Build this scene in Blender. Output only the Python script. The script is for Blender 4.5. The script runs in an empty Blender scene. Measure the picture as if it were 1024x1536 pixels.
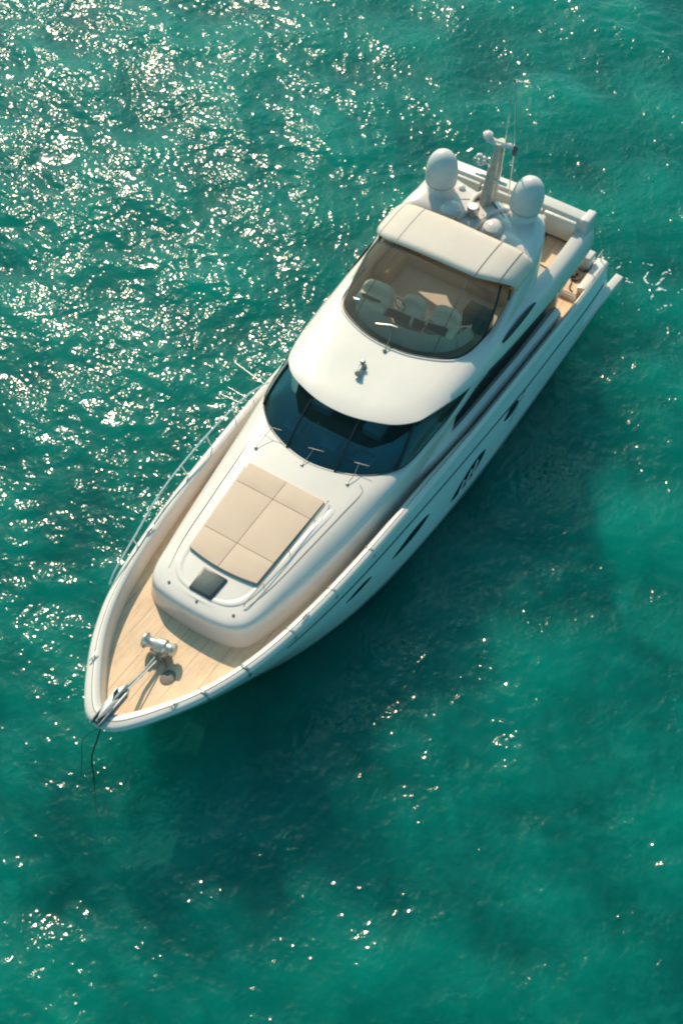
import bpy, bmesh, math, random
import numpy as np
from mathutils import Vector, Matrix

R = math.radians
C = bpy.context.scene.collection
scene = bpy.context.scene
random.seed(7)

# ------------------------------------------------------------------ camera
# metres: x runs from stern (0) to bow (23), y to port, z up from the water
cam_d = bpy.data.cameras.new('camera')
cam = bpy.data.objects.new('camera', cam_d)
C.objects.link(cam)
fwd = Vector((-0.488934, -0.313304, -0.814116)).normalized()
upv = Vector((-0.685460, -0.439236, 0.580703)).normalized()
rgt = fwd.cross(upv).normalized()
M = Matrix((rgt, upv, -fwd)).transposed().to_4x4()
M.translation = Vector((32.0802, 12.8970, 32.2281))
cam.matrix_world = M
cam_d.sensor_fit = 'VERTICAL'
cam_d.sensor_height = 36.0
cam_d.sensor_width = 24.0
cam_d.lens = 46.875
cam_d.clip_end = 5000
scene.camera = cam

# ------------------------------------------------------------------ light
SUN_EL = R(41.0)
SUN_AZ = R(-14.0)                       # from straight ahead of the camera, minus = left
fh = Vector((fwd.x, fwd.y, 0)).normalized()
rh = Vector((fh.y, -fh.x, 0))
sh = fh * math.cos(SUN_AZ) + rh * math.sin(SUN_AZ)
SUN = Vector((sh.x * math.cos(SUN_EL), sh.y * math.cos(SUN_EL), math.sin(SUN_EL)))
sun_d = bpy.data.lights.new('sun', 'SUN')
sun_d.energy = 3.8
sun_d.angle = R(0.5)
sun_d.color = (1.0, 0.80, 0.60)
sun = bpy.data.objects.new('sun', sun_d)
C.objects.link(sun)
sun.rotation_euler = SUN.to_track_quat('Z', 'Y').to_euler()
sun.location = (0, 0, 60)

world = bpy.data.worlds.new('World')
scene.world = world
world.use_nodes = True
wn = world.node_tree
wn.nodes.clear()
sky = wn.nodes.new('ShaderNodeTexSky')
sky.sky_type = 'NISHITA'
sky.sun_disc = False
sky.sun_elevation = SUN_EL
sky.sun_rotation = math.atan2(SUN.x, SUN.y)
sky.air_density = 1.0
sky.dust_density = 1.5
sky.ozone_density = 1.0
bg = wn.nodes.new('ShaderNodeBackground')
bg.inputs['Strength'].default_value = 0.15
wo = wn.nodes.new('ShaderNodeOutputWorld')
tint = wn.nodes.new('ShaderNodeMixRGB')
tint.blend_type = 'MULTIPLY'
tint.inputs['Fac'].default_value = 1.0
tint.inputs['Color2'].default_value = (0.42, 0.88, 0.82, 1)      # teal tint put on the sky light, to turn the shade teal
wn.links.new(sky.outputs[0], tint.inputs['Color1'])
wn.links.new(tint.outputs[0], bg.inputs['Color'])
wn.links.new(bg.outputs[0], wo.inputs['Surface'])

scene.view_settings.view_transform = 'Standard'
scene.view_settings.look = 'None'
scene.view_settings.exposure = 0.2
scene.view_settings.gamma = 1.0
scene.render.engine = 'CYCLES'
scene.cycles.use_denoising = True
scene.cycles.max_bounces = 8
scene.cycles.volume_bounces = 2
scene.cycles.transparent_max_bounces = 12
scene.cycles.sample_clamp_indirect = 6.0
scene.cycles.sample_clamp_direct = 8.0
scene.cycles.pixel_filter_type = 'BLACKMAN_HARRIS'
scene.cycles.filter_width = 2.1
scene.cycles.caustics_reflective = False
scene.cycles.caustics_refractive = False


# ------------------------------------------------------------------ materials
def new_mat(name):
    m = bpy.data.materials.new(name)
    m.use_nodes = True
    nt = m.node_tree
    nt.nodes.clear()
    out = nt.nodes.new('ShaderNodeOutputMaterial')
    return m, nt, out


def N(nt, kind, **kw):
    n = nt.nodes.new(kind)
    for k, v in kw.items():
        if k.startswith('_'):
            setattr(n, k[1:], v)
        else:
            n.inputs[k.replace('__', ' ')].default_value = v
    return n


def principled(name, col, rough=0.4, metal=0.0, coat=0.0, noise=0.06, nscale=1.2, bump=0.0, bscale=40, spec=0.5):
    """plain surface with a little irregular wear in colour and gloss"""
    m, nt, out = new_mat(name)
    p = N(nt, 'ShaderNodeBsdfPrincipled', Roughness=rough, Metallic=metal)
    p.inputs['Coat Weight'].default_value = coat
    p.inputs['Coat Roughness'].default_value = 0.08
    p.inputs['Specular IOR Level'].default_value = spec
    tc = N(nt, 'ShaderNodeTexCoord')
    nz = N(nt, 'ShaderNodeTexNoise', Scale=nscale, Detail=6.0, Roughness=0.65)
    nt.links.new(tc.outputs['Object'], nz.inputs['Vector'])
    mr = N(nt, 'ShaderNodeMapRange')
    mr.inputs['From Min'].default_value = 0.3
    mr.inputs['From Max'].default_value = 0.7
    mr.inputs['To Min'].default_value = 1.0 - noise
    mr.inputs['To Max'].default_value = 1.0 + noise * 0.4
    nt.links.new(nz.outputs['Fac'], mr.inputs['Value'])
    mx = N(nt, 'ShaderNodeVectorMath', _operation='SCALE')
    mx.inputs[0].default_value = col
    nt.links.new(mr.outputs[0], mx.inputs['Scale'])
    nt.links.new(mx.outputs[0], p.inputs['Base Color'])
    rr = N(nt, 'ShaderNodeMapRange')
    rr.inputs['To Min'].default_value = max(0.02, rough * 0.8)
    rr.inputs['To Max'].default_value = min(1, rough * 1.25)
    nt.links.new(nz.outputs['Fac'], rr.inputs['Value'])
    nt.links.new(rr.outputs[0], p.inputs['Roughness'])
    if bump:
        b2 = N(nt, 'ShaderNodeTexNoise', Scale=bscale, Detail=4.0)
        nt.links.new(tc.outputs['Object'], b2.inputs['Vector'])
        bp = N(nt, 'ShaderNodeBump', Strength=bump, Distance=0.02)
        nt.links.new(b2.outputs['Fac'], bp.inputs['Height'])
        nt.links.new(bp.outputs[0], p.inputs['Normal'])
    nt.links.new(p.outputs[0], out.inputs['Surface'])
    return m


GEL = principled('white_gelcoat', (0.785, 0.692, 0.62), 0.2, coat=0.45, noise=0.05, nscale=0.7)
HULLW = principled('hull_gelcoat', (0.80, 0.83, 0.81), 0.15, coat=0.5, noise=0.06, nscale=0.5)
CAPW = principled('cap_gelcoat', (0.77, 0.70, 0.625), 0.3, coat=0.2, noise=0.07, nscale=1.5)
CANVAS = principled('canopy_canvas', (0.98, 0.90, 0.80), 0.75, noise=0.05, nscale=2.5, bump=0.25, bscale=9)
cp = CANVAS.node_tree                     # sunlight glows through the cloth
ct = N(cp, 'ShaderNodeBsdfTranslucent')
ct.inputs['Color'].default_value = (0.90, 0.72, 0.50, 1)
cm = N(cp, 'ShaderNodeMixShader')
cm.inputs[0].default_value = 0.34
co = [n for n in cp.nodes if n.type == 'OUTPUT_MATERIAL'][0]
cpr = [n for n in cp.nodes if n.type == 'BSDF_PRINCIPLED'][0]
cp.links.new(cpr.outputs[0], cm.inputs[1])
cp.links.new(ct.outputs[0], cm.inputs[2])
cp.links.new(cm.outputs[0], co.inputs['Surface'])
CUSHION = principled('beige_vinyl', (0.65, 0.475, 0.35), 0.6, noise=0.05, nscale=2.0, bump=0.12, bscale=14)
SEATW = principled('pale_vinyl', (0.84, 0.77, 0.67), 0.3, noise=0.06, nscale=3, bump=0.1, bscale=12)
TANV = principled('brown_vinyl', (0.36, 0.24, 0.14), 0.55, noise=0.15, nscale=3)
DARK = principled('dark_seam', (0.03, 0.032, 0.03), 0.5, noise=0.1)
BLACK = principled('black_plastic', (0.018, 0.02, 0.022), 0.35, noise=0.1)
RUBBER = principled('grey_rubber', (0.10, 0.11, 0.11), 0.6, noise=0.1)
STEEL = principled('stainless_steel', (0.62, 0.58, 0.52), 0.4, metal=0.75, noise=0.12, nscale=6)
DOMEW = principled('dome_paint', (0.72, 0.68, 0.63), 0.5, noise=0.06, nscale=2.0)
GALV = principled('galvanised_steel', (0.34, 0.36, 0.36), 0.45, metal=0.8, noise=0.3, nscale=9)
RAILW = principled('polished_rail', (0.80, 0.79, 0.76), 0.22, metal=0.7, noise=0.05, nscale=6)
ROPE = principled('wet_dark_rope', (0.02, 0.03, 0.028), 0.7, noise=0.3, nscale=12)
ROPEB = principled('brown_rope', (0.10, 0.075, 0.05), 0.8, noise=0.3, nscale=20)
INTER = principled('saloon_lining', (0.30, 0.26, 0.20), 0.6, noise=0.2, nscale=1.5)
DASHG = principled('dashboard_grey', (0.58, 0.57, 0.52), 0.5, noise=0.15, nscale=3)
FLOORG = principled('grey_nonslip', (0.46, 0.45, 0.42), 0.6, noise=0.1, nscale=2, bump=0.1, bscale=60)


def teak_mat(name, a, b, seam_w, plank, rot=0.0):
    m, nt, out = new_mat(name)
    p = N(nt, 'ShaderNodeBsdfPrincipled', Roughness=0.62)
    tc = N(nt, 'ShaderNodeTexCoord')
    mp = N(nt, 'ShaderNodeMapping')
    mp.inputs['Rotation'].default_value = (0, 0, rot)
    nt.links.new(tc.outputs['Object'], mp.inputs['Vector'])
    st = N(nt, 'ShaderNodeMapping')
    st.inputs['Scale'].default_value = (0.6, 9.0, 4.0)
    nt.links.new(mp.outputs[0], st.inputs['Vector'])
    g = N(nt, 'ShaderNodeTexNoise', Scale=2.0, Detail=8.0, Roughness=0.7)
    nt.links.new(st.outputs[0], g.inputs['Vector'])
    w = N(nt, 'ShaderNodeTexNoise', Scale=1.1, Detail=7.0, Roughness=0.72)
    nt.links.new(mp.outputs[0], w.inputs['Vector'])
    ad = N(nt, 'ShaderNodeMath', _operation='ADD')
    nt.links.new(g.outputs['Fac'], ad.inputs[0])
    nt.links.new(w.outputs['Fac'], ad.inputs[1])
    cr = N(nt, 'ShaderNodeValToRGB')
    cr.color_ramp.elements[0].position = 0.36
    cr.color_ramp.elements[0].color = (*b, 1)
    cr.color_ramp.elements[1].position = 0.56
    cr.color_ramp.elements[1].color = (*a, 1)
    hf = N(nt, 'ShaderNodeMath', _operation='MULTIPLY')
    hf.inputs[1].default_value = 0.5
    nt.links.new(ad.outputs[0], hf.inputs[0])
    nt.links.new(hf.outputs[0], cr.inputs['Fac'])
    # caulked seams between planks
    sx = N(nt, 'ShaderNodeSeparateXYZ')
    nt.links.new(mp.outputs[0], sx.inputs[0])
    dv = N(nt, 'ShaderNodeMath', _operation='DIVIDE')
    dv.inputs[1].default_value = plank
    nt.links.new(sx.outputs['Y'], dv.inputs[0])
    fr = N(nt, 'ShaderNodeMath', _operation='FRACT')
    nt.links.new(dv.outputs[0], fr.inputs[0])
    lt = N(nt, 'ShaderNodeMath', _operation='LESS_THAN')
    lt.inputs[1].default_value = seam_w / plank
    nt.links.new(fr.outputs[0], lt.inputs[0])
    # the caulk is worn away in places
    wr = N(nt, 'ShaderNodeMath', _operation='GREATER_THAN')
    wr.inputs[1].default_value = 0.42
    nt.links.new(w.outputs['Fac'], wr.inputs[0])
    ml = N(nt, 'ShaderNodeMath', _operation='MULTIPLY')
    nt.links.new(lt.outputs[0], ml.inputs[0])
    nt.links.new(wr.outputs[0], ml.inputs[1])
    m2 = N(nt, 'ShaderNodeMath', _operation='MULTIPLY')
    m2.inputs[1].default_value = 0.55
    nt.links.new(ml.outputs[0], m2.inputs[0])
    mx = N(nt, 'ShaderNodeMixRGB')
    mx.inputs['Color2'].default_value = (0.12, 0.09, 0.06, 1)
    nt.links.new(m2.outputs[0], mx.inputs['Fac'])
    nt.links.new(cr.outputs[0], mx.inputs['Color1'])
    nt.links.new(mx.outputs[0], p.inputs['Base Color'])
    bp = N(nt, 'ShaderNodeBump', Strength=0.15, Distance=0.01)
    nt.links.new(g.outputs['Fac'], bp.inputs['Height'])
    nt.links.new(bp.outputs[0], p.inputs['Normal'])
    nt.links.new(p.outputs[0], out.inputs['Surface'])
    return m


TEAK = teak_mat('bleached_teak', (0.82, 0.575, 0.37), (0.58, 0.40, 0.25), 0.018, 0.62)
TEAKS = teak_mat('shaded_side_teak', (0.50, 0.35, 0.23), (0.34, 0.23, 0.15), 0.012, 0.2)  # same teak as the foredeck, with shade put into a darker colour


def glass_mat(name, tint, through, rough=0.02, ior=1.5, gloss=(1, 1, 1), haze=None):
    """thin tinted pane: part of the light goes straight through, coloured; the rest mirrors"""
    m, nt, out = new_mat(name)
    tr = N(nt, 'ShaderNodeBsdfTransparent')
    tr.inputs['Color'].default_value = (*tint, 1)
    df = N(nt, 'ShaderNodeBsdfDiffuse')
    df.inputs['Color'].default_value = (tint[0] * 0.12, tint[1] * 0.12, tint[2] * 0.12, 1)
    if haze:  # painted haze: diffuse colour that lightens the dark view through the pane
        df.inputs['Color'].default_value = (*haze, 1)
    m1 = N(nt, 'ShaderNodeMixShader')
    m1.inputs[0].default_value = through
    nt.links.new(df.outputs[0], m1.inputs[1])
    nt.links.new(tr.outputs[0], m1.inputs[2])
    gl = N(nt, 'ShaderNodeBsdfGlossy', Roughness=rough)
    gl.inputs['Color'].default_value = (*gloss, 1)
    fr = N(nt, 'ShaderNodeFresnel', IOR=ior)
    m2 = N(nt, 'ShaderNodeMixShader')
    nt.links.new(fr.outputs[0], m2.inputs[0])
    nt.links.new(m1.outputs[0], m2.inputs[1])
    nt.links.new(gl.outputs[0], m2.inputs[2])
    nt.links.new(m2.outputs[0], out.inputs['Surface'])
    return m


WSGLASS = glass_mat('dark_blue_glass', (0.42, 0.72, 0.82), 0.94, 0.02, 1.5, gloss=(.55, .68, .48), haze=(0.07, 0.11, 0.09))
FLYGLASS = glass_mat('smoked_acrylic', (0.97, 0.89, 0.77), 0.88, 0.03, 1.3, haze=(0.56, 0.46, 0.34))
SIDEGLASS = principled('black_side_glass', (0.006, 0.012, 0.014), 0.06, noise=0.0, spec=0.5)
PORTGLASS = principled('black_port_glass', (0.008, 0.014, 0.016), 0.08, noise=0.0, spec=0.5)
HATCHG = principled('smoked_hatch_acrylic', (0.025, 0.06, 0.065), 0.55, noise=0.15, nscale=8, bump=0.08, bscale=120)


# ------------------------------------------------------------------ mesh helpers
def pch(xs, ys):
    """smooth monotone curve through the keys"""
    xs = np.array(xs, float)
    ys = np.array(ys, float)
    h = np.diff(xs)
    d = np.diff(ys) / h
    m = np.zeros(len(xs))
    m[0], m[-1] = d[0], d[-1]
    for i in range(1, len(xs) - 1):
        if d[i - 1] * d[i] > 0:
            w1, w2 = 2 * h[i] + h[i - 1], h[i] + 2 * h[i - 1]
            m[i] = (w1 + w2) / (w1 / d[i - 1] + w2 / d[i])

    def f(x):
        x = np.clip(x, xs[0], xs[-1])
        i = np.clip(np.searchsorted(xs, x) - 1, 0, len(xs) - 2)
        t = (x - xs[i]) / h[i]
        return float(ys[i] * (1 + 2 * t) * (1 - t) ** 2 + h[i] * m[i] * t * (1 - t) ** 2
                     + ys[i + 1] * t * t * (3 - 2 * t) + h[i] * m[i + 1] * t * t * (t - 1))
    return f


def cr(ctrl, m=5, closed=False):
    """Catmull-Rom through control points, m steps per span"""
    P = [Vector(p) for p in ctrl]
    n = len(P)
    out = []
    spans = n if closed else n - 1
    for i in range(spans):
        if closed:
            a, b, c, d = P[i - 1], P[i], P[(i + 1) % n], P[(i + 2) % n]
        else:
            b, c = P[i], P[i + 1]
            a = P[i - 1] if i > 0 else 2 * b - c
            d = P[i + 2] if i + 2 < n else 2 * c - b
        for k in range(m):
            t = k / m
            out.append(0.5 * ((2 * b) + (c - a) * t + (2 * a - 5 * b + 4 * c - d) * t * t + (3 * b - a - 3 * c + d) * t ** 3))
    if not closed:
        out.append(P[-1].copy())
    return out


def mir(half, sym=True):
    """half runs from the centre line to port; returns starboard end ... centre ... port end.
    Phantom mirrored points keep the curve smooth across the middle."""
    return [Vector((p.x, -p.y, p.z)) for p in reversed(half[1:])] + list(half)


def ring(half_ctrl, m=5):
    full = [(x, -y, z) for x, y, z in reversed(half_ctrl[1:])] + list(half_ctrl)
    return cr(full, m)


class MB:
    def __init__(s):
        s.v, s.f = [], []

    def add(s, verts, faces):
        o = len(s.v)
        s.v += [tuple(v) for v in verts]
        s.f += [tuple(i + o for i in f) for f in faces]
        return s

    def loft(s, rings, closed=False, cap0=False, cap1=False):
        n = len(rings[0])
        vs = [p for r in rings for p in r]
        fs = []
        for a in range(len(rings) - 1):
            for i in range(n if closed else n - 1):
                j = (i + 1) % n
                fs.append((a * n + i, a * n + j, (a + 1) * n + j, (a + 1) * n + i))
        if cap0:
            fs.append(tuple(range(n)))
        if cap1:
            k = (len(rings) - 1) * n
            fs.append(tuple(range(k, k + n)))
        return s.add(vs, fs)

    def tube(s, path, r, n=8, caps=True):
        P = [Vector(p) for p in path]
        rr = r if isinstance(r, (list, tuple)) else [r] * len(P)
        rings = []
        ref = Vector((0, 0, 1))
        for i, p in enumerate(P):
            t = (P[min(i + 1, len(P) - 1)] - P[max(i - 1, 0)]).normalized()
            if abs(t.dot(ref)) > 0.95:
                ref = Vector((1, 0, 0)) if abs(t.x) < 0.9 else Vector((0, 1, 0))
            a = t.cross(ref).normalized()
            b = t.cross(a)
            rings.append([p + a * math.cos(2 * math.pi * k / n) * rr[i] + b * math.sin(2 * math.pi * k / n) * rr[i] for k in range(n)])
        return s.loft(rings, True, caps, caps)

    def lathe(s, base, prof, n=24, axis=Vector((0, 0, 1)), sx=1.0, sy=1.0):
        q = Vector((0, 0, 1)).rotation_difference(Vector(axis).normalized())
        rings = []
        for r, z in prof:
            rings.append([Vector(base) + q @ Vector((r * sx * math.cos(2 * math.pi * k / n), r * sy * math.sin(2 * math.pi * k / n), z)) for k in range(n)])
        return s.loft(rings, True, True, True)

    def box(s, lo, hi):
        (a, b, c), (d, e, f) = lo, hi
        v = [(a, b, c), (d, b, c), (d, e, c), (a, e, c), (a, b, f), (d, b, f), (d, e, f), (a, e, f)]
        return s.add(v, [(0, 3, 2, 1), (4, 5, 6, 7), (0, 1, 5, 4), (1, 2, 6, 5), (2, 3, 7, 6), (3, 0, 4, 7)])

    def prism(s, poly, z0, z1):
        """poly: list of (x, y) or (x, y, z); z offsets added"""
        P = [Vector((p[0], p[1], p[2] if len(p) > 2 else 0)) for p in poly]
        n = len(P)
        lo = [p + Vector((0, 0, z0)) for p in P]
        hi = [p + Vector((0, 0, z1)) for p in P]
        fs = [tuple(reversed(range(n))), tuple(range(n, 2 * n))]
        for i in range(n):
            j = (i + 1) % n
            fs.append((i, j, n + j, n + i))
        return s.add(lo + hi, fs)

    def build(s, name, mat, parent=None, sharp=38, bevel=0.0, seg=2, solid=0.0, sub=0, loc=None):
        me = bpy.data.meshes.new(name)
        bm = bmesh.new()
        vs = [bm.verts.new(v) for v in s.v]
        for f in s.f:
            try:
                bm.faces.new([vs[i] for i in f])
            except ValueError:
                pass
        bmesh.ops.remove_doubles(bm, verts=bm.verts, dist=1e-4)
        bmesh.ops.dissolve_degenerate(bm, edges=bm.edges, dist=1e-5)
        bmesh.ops.recalc_face_normals(bm, faces=bm.faces)
        if bevel:
            ed = [e for e in bm.edges if len(e.link_faces) == 2 and e.calc_face_angle(0) > R(30)]
            bmesh.ops.bevel(bm, geom=ed, offset=bevel, segments=seg, profile=0.5, affect='EDGES', clamp_overlap=True)
        for f in bm.faces:
            f.smooth = True
        for e in bm.edges:
            if len(e.link_faces) == 2 and e.calc_face_angle(0) > R(sharp):
                e.smooth = False
        bm.to_mesh(me)
        bm.free()
        me.materials.append(mat)
        o = bpy.data.objects.new(name, me)
        C.objects.link(o)
        if loc:
            o.location = loc
        if solid:
            md = o.modifiers.new('thickness', 'SOLIDIFY')
            md.thickness = solid
            md.offset = -1
        if sub:
            md = o.modifiers.new('smooth', 'SUBSURF')
            md.levels = md.render_levels = sub
        if parent:
            o.parent = parent
        return o


yacht = None


def thing(name, label, cat, loc=(0, 0, 0), group=None):
    o = bpy.data.objects.new(name, None)
    C.objects.link(o)
    o.location = loc
    o['label'] = label
    o['category'] = cat
    if group:
        o['group'] = group
    return o


def tag(o, label, cat, group=None):
    o['label'] = label
    o['category'] = cat
    if group:
        o['group'] = group
    return o


yacht = thing('motor_yacht', 'long white motor yacht with flybridge, beige foredeck sunpad and dark wraparound windshield', 'yacht')

# ------------------------------------------------------------------ water, seabed
rng = np.random.default_rng(11)


def axis_coords(lo, hi, step, far):
    core = np.arange(lo, hi + step / 2, step)
    ext = []
    d, s = 0.0, step
    while d < far:
        s *= 1.22
        d += s
        ext.append(d)
    ext = np.array(ext)
    return np.concatenate([lo - ext[::-1], core, core[-1] + ext])


wx = axis_coords(-24.0, 35.0, 0.085, 1400)
wy = axis_coords(-31.0, 17.0, 0.085, 1400)
GX, GY = np.meshgrid(wx, wy, indexing='ij')
Z = np.zeros_like(GX)
DX = np.zeros_like(GX)
DY = np.zeros_like(GX)
wind = math.atan2(-rh.y + fh.y * -1.6, -rh.x + fh.x * -1.6)     # waves run roughly towards the camera
nw = 74
lam = np.exp(rng.uniform(math.log(0.42), math.log(7.0), nw))
ang = wind + rng.normal(0, 0.62, nw)
ph = rng.uniform(0, 2 * math.pi, nw)
slope = 0.128 * math.sqrt(2.0 / nw) * (0.75 + 0.5 * rng.random(nw))
edge = np.maximum(np.maximum(-24 - GX, GX - 35), np.maximum(-31 - GY, GY - 17))
fade = np.clip(1 - edge / 25.0, 0, 1)
# gusts: patches of rougher and calmer water
gust = np.zeros_like(GX)
for k in range(9):
    L = rng.uniform(4, 14)
    a = rng.uniform(0, 2 * math.pi)
    gust += np.sin((GX * math.cos(a) + GY * math.sin(a)) * 2 * math.pi / L + rng.uniform(0, 6.28))
gust = np.clip(0.85 + 0.14 * gust, 0.35, 1.5)
for i in range(nw):
    k = 2 * math.pi / lam[i]
    amp = slope[i] / k
    cx, cy = math.cos(ang[i]), math.sin(ang[i])
    th = k * (GX * cx + GY * cy) + ph[i]
    w = amp * (gust if lam[i] < 2.0 else 1.0)
    Z += w * np.cos(th)
    DX -= 0.55 * w * cx * np.sin(th)
    DY -= 0.55 * w * cy * np.sin(th)
Z *= fade
X3 = GX + DX * fade
Y3 = GY + DY * fade
nx, ny = GX.shape
top = np.stack([X3, Y3, Z], -1).reshape(-1, 3)
BOT = -11.0
idx = np.arange(nx * ny).reshape(nx, ny)
quads = np.stack([idx[:-1, :-1], idx[1:, :-1], idx[1:, 1:], idx[:-1, 1:]], -1).reshape(-1, 4)
bd = np.concatenate([idx[:, 0], idx[-1, 1:], idx[::-1, -1][1:], idx[0, ::-1][1:-1]])
nb = len(bd)
low = top[bd].copy()
low[:, 2] = BOT
verts = np.concatenate([top, low])
base = nx * ny
sides = np.array([[bd[i], base + i, base + (i + 1) % nb, bd[(i + 1) % nb]] for i in range(nb)])
allq = np.concatenate([quads, sides])
me = bpy.data.meshes.new('water')
nloops = len(allq) * 4 + nb
me.vertices.add(len(verts))
me.vertices.foreach_set('co', verts.astype(np.float32).ravel())
me.loops.add(nloops)
me.polygons.add(len(allq) + 1)
li = np.concatenate([allq.ravel(), np.arange(base + nb - 1, base - 1, -1)]).astype(np.int32)
me.loops.foreach_set('vertex_index', li)
ls = np.concatenate([np.arange(len(allq)) * 4, [len(allq) * 4]]).astype(np.int32)
me.polygons.foreach_set('loop_start', ls)
sm = np.ones(len(allq) + 1, bool)
sm[len(quads):] = False
me.polygons.foreach_set('use_smooth', sm)
me.update(calc_edges=True)
me.validate()
water = bpy.data.objects.new('water', me)
C.objects.link(water)
water['kind'] = 'structure'

m, nt, out = new_mat('sea_water')
tc = N(nt, 'ShaderNodeTexCoord')
n1 = N(nt, 'ShaderNodeTexNoise', Scale=3.9, Detail=1.0, Roughness=0.5, Distortion=0.3)
n2 = N(nt, 'ShaderNodeTexNoise', Scale=7.5, Detail=0.0)
n3 = N(nt, 'ShaderNodeTexNoise', Scale=0.9, Detail=3.0, Roughness=0.6)      # cat's paws: where the small ripples are strong
for n_ in (n1, n2, n3):
    nt.links.new(tc.outputs['Object'], n_.inputs['Vector'])
pw = N(nt, 'ShaderNodeMapRange')
pw.inputs['From Min'].default_value = 0.38
pw.inputs['From Max'].default_value = 0.66
pw.inputs['To Min'].default_value = 0.25
pw.inputs['To Max'].default_value = 1.5
nt.links.new(n3.outputs['Fac'], pw.inputs['Value'])
hm = N(nt, 'ShaderNodeMath', _operation='MULTIPLY')
nt.links.new(n1.outputs['Fac'], hm.inputs[0])
nt.links.new(pw.outputs[0], hm.inputs[1])
b1 = N(nt, 'ShaderNodeBump', Strength=1.0, Distance=0.050)
b2 = N(nt, 'ShaderNodeBump', Strength=1.0, Distance=0.005)
nt.links.new(hm.outputs[0], b1.inputs['Height'])
nt.links.new(n2.outputs['Fac'], b2.inputs['Height'])
nt.links.new(b1.outputs[0], b2.inputs['Normal'])
fr = N(nt, 'ShaderNodeFresnel', IOR=1.33)
nt.links.new(b2.outputs[0], fr.inputs['Normal'])
g1 = N(nt, 'ShaderNodeBsdfGlossy', Roughness=0.075)
g2 = N(nt, 'ShaderNodeBsdfGlossy', Roughness=0.42)
for g_ in (g1, g2):
    nt.links.new(b2.outputs[0], g_.inputs['Normal'])
gm = N(nt, 'ShaderNodeMixShader')
gm.inputs[0].default_value = 0.045
nt.links.new(g1.outputs[0], gm.inputs[1])
nt.links.new(g2.outputs[0], gm.inputs[2])
tr = N(nt, 'ShaderNodeBsdfTransparent')
ms = N(nt, 'ShaderNodeMixShader')
nt.links.new(fr.outputs[0], ms.inputs[0])
nt.links.new(tr.outputs[0], ms.inputs[1])
nt.links.new(gm.outputs[0], ms.inputs[2])
nt.links.new(ms.outputs[0], out.inputs['Surface'])
pv = N(nt, 'ShaderNodeVolumePrincipled', Density=0.42, Anisotropy=0.0)
pv.inputs['Color'].default_value = (0.0, 0.86, 0.745, 1)
pv.inputs['Absorption Color'].default_value = (0, 0, 0, 1)
nt.links.new(pv.outputs[0], out.inputs['Volume'])
me.materials.append(m)

# foam: small flecks where the hull meets the water and off the stern quarter
fm = bpy.data.meshes.new('sea_foam')


def vnoise(x, y, f, seed):
    x, y = x * f, y * f
    i, j = np.floor(x), np.floor(y)
    u, v = x - i, y - j
    u, v = u * u * (3 - 2 * u), v * v * (3 - 2 * v)
    h = lambda a, b: np.modf(np.abs(np.sin(a * 127.1 + b * 311.7 + seed) * 43758.5453))[0]
    return (h(i, j) * (1 - u) + h(i + 1, j) * u) * (1 - v) + (h(i, j + 1) * (1 - u) + h(i + 1, j + 1) * u) * v


fv, ff = [], []
gx = np.arange(-3.2, 3.0, 0.022)
gy = np.arange(-5.5, 6.2, 0.022)
FX, FY = np.meshgrid(gx, gy, indexing='ij')
hw = np.interp(FX, [0.6, 0.75, 8, 11, 13, 15.5, 17.5, 19.5, 20.6, 21.3, 22], [3.0, 3.12, 3.2, 3.2, 3.05, 2.65, 1.95, 1.0, .42, .03, -9])
dist = np.abs(FY) - hw
dist = np.where(FX < 0.75, np.where(np.abs(FY) < 3.2, -0.05 - FX, 9), dist)
stern = np.exp(-((FX + .6) / 1.3) ** 2 - ((FY - 4.3) / .9) ** 2) + .8 * np.exp(-((FX + .7) / .8) ** 2 - (FY / 4.5) ** 2)
web = np.abs(vnoise(FX, FY, 1.7, 1.3) - .5) + .45 * np.abs(vnoise(FX, FY, 4.3, 5.1) - .5) + .25 * np.abs(vnoise(FX, FY, 11.0, 2.2) - .5)
near = np.exp(-np.maximum(dist, 0) / .10) * (dist > -.12)
thr = .022 + .075 * stern + .10 * near * vnoise(FX, FY, .9, 7.7) * (FX < 2.0)
on = (web < thr) & ((stern > .25) | ((near > .3) & (FX < 2.2))) & (dist > -.12) & (vnoise(FX, FY, 16, 3.1) > .3)
ii, jj = np.nonzero(on)
zi = lambda x, y: Z[np.clip(np.searchsorted(wx, x), 0, nx - 1), np.clip(np.searchsorted(wy, y), 0, ny - 1)]
for a_, b_ in zip(ii, jj):
    x, y = gx[a_], gy[b_]
    h_ = .016
    o_ = len(fv)
    fv += [(x - h_, y - h_, 0), (x + h_, y - h_ * .6, 0), (x + h_ * .7, y + h_, 0), (x - h_, y + h_ * .8, 0)]
    ff.append((o_, o_ + 1, o_ + 2, o_ + 3))
fva = np.array(fv)
fva[:, 2] = zi(fva[:, 0], fva[:, 1]) + .012
fm.from_pydata(fva.tolist(), [], ff)
foam = bpy.data.objects.new('sea_foam', fm)
C.objects.link(foam)
foam['kind'] = 'stuff'
fm.materials.append(principled('foam_white', (0.75, 0.78, 0.76), 0.7, noise=0.1))

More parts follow.
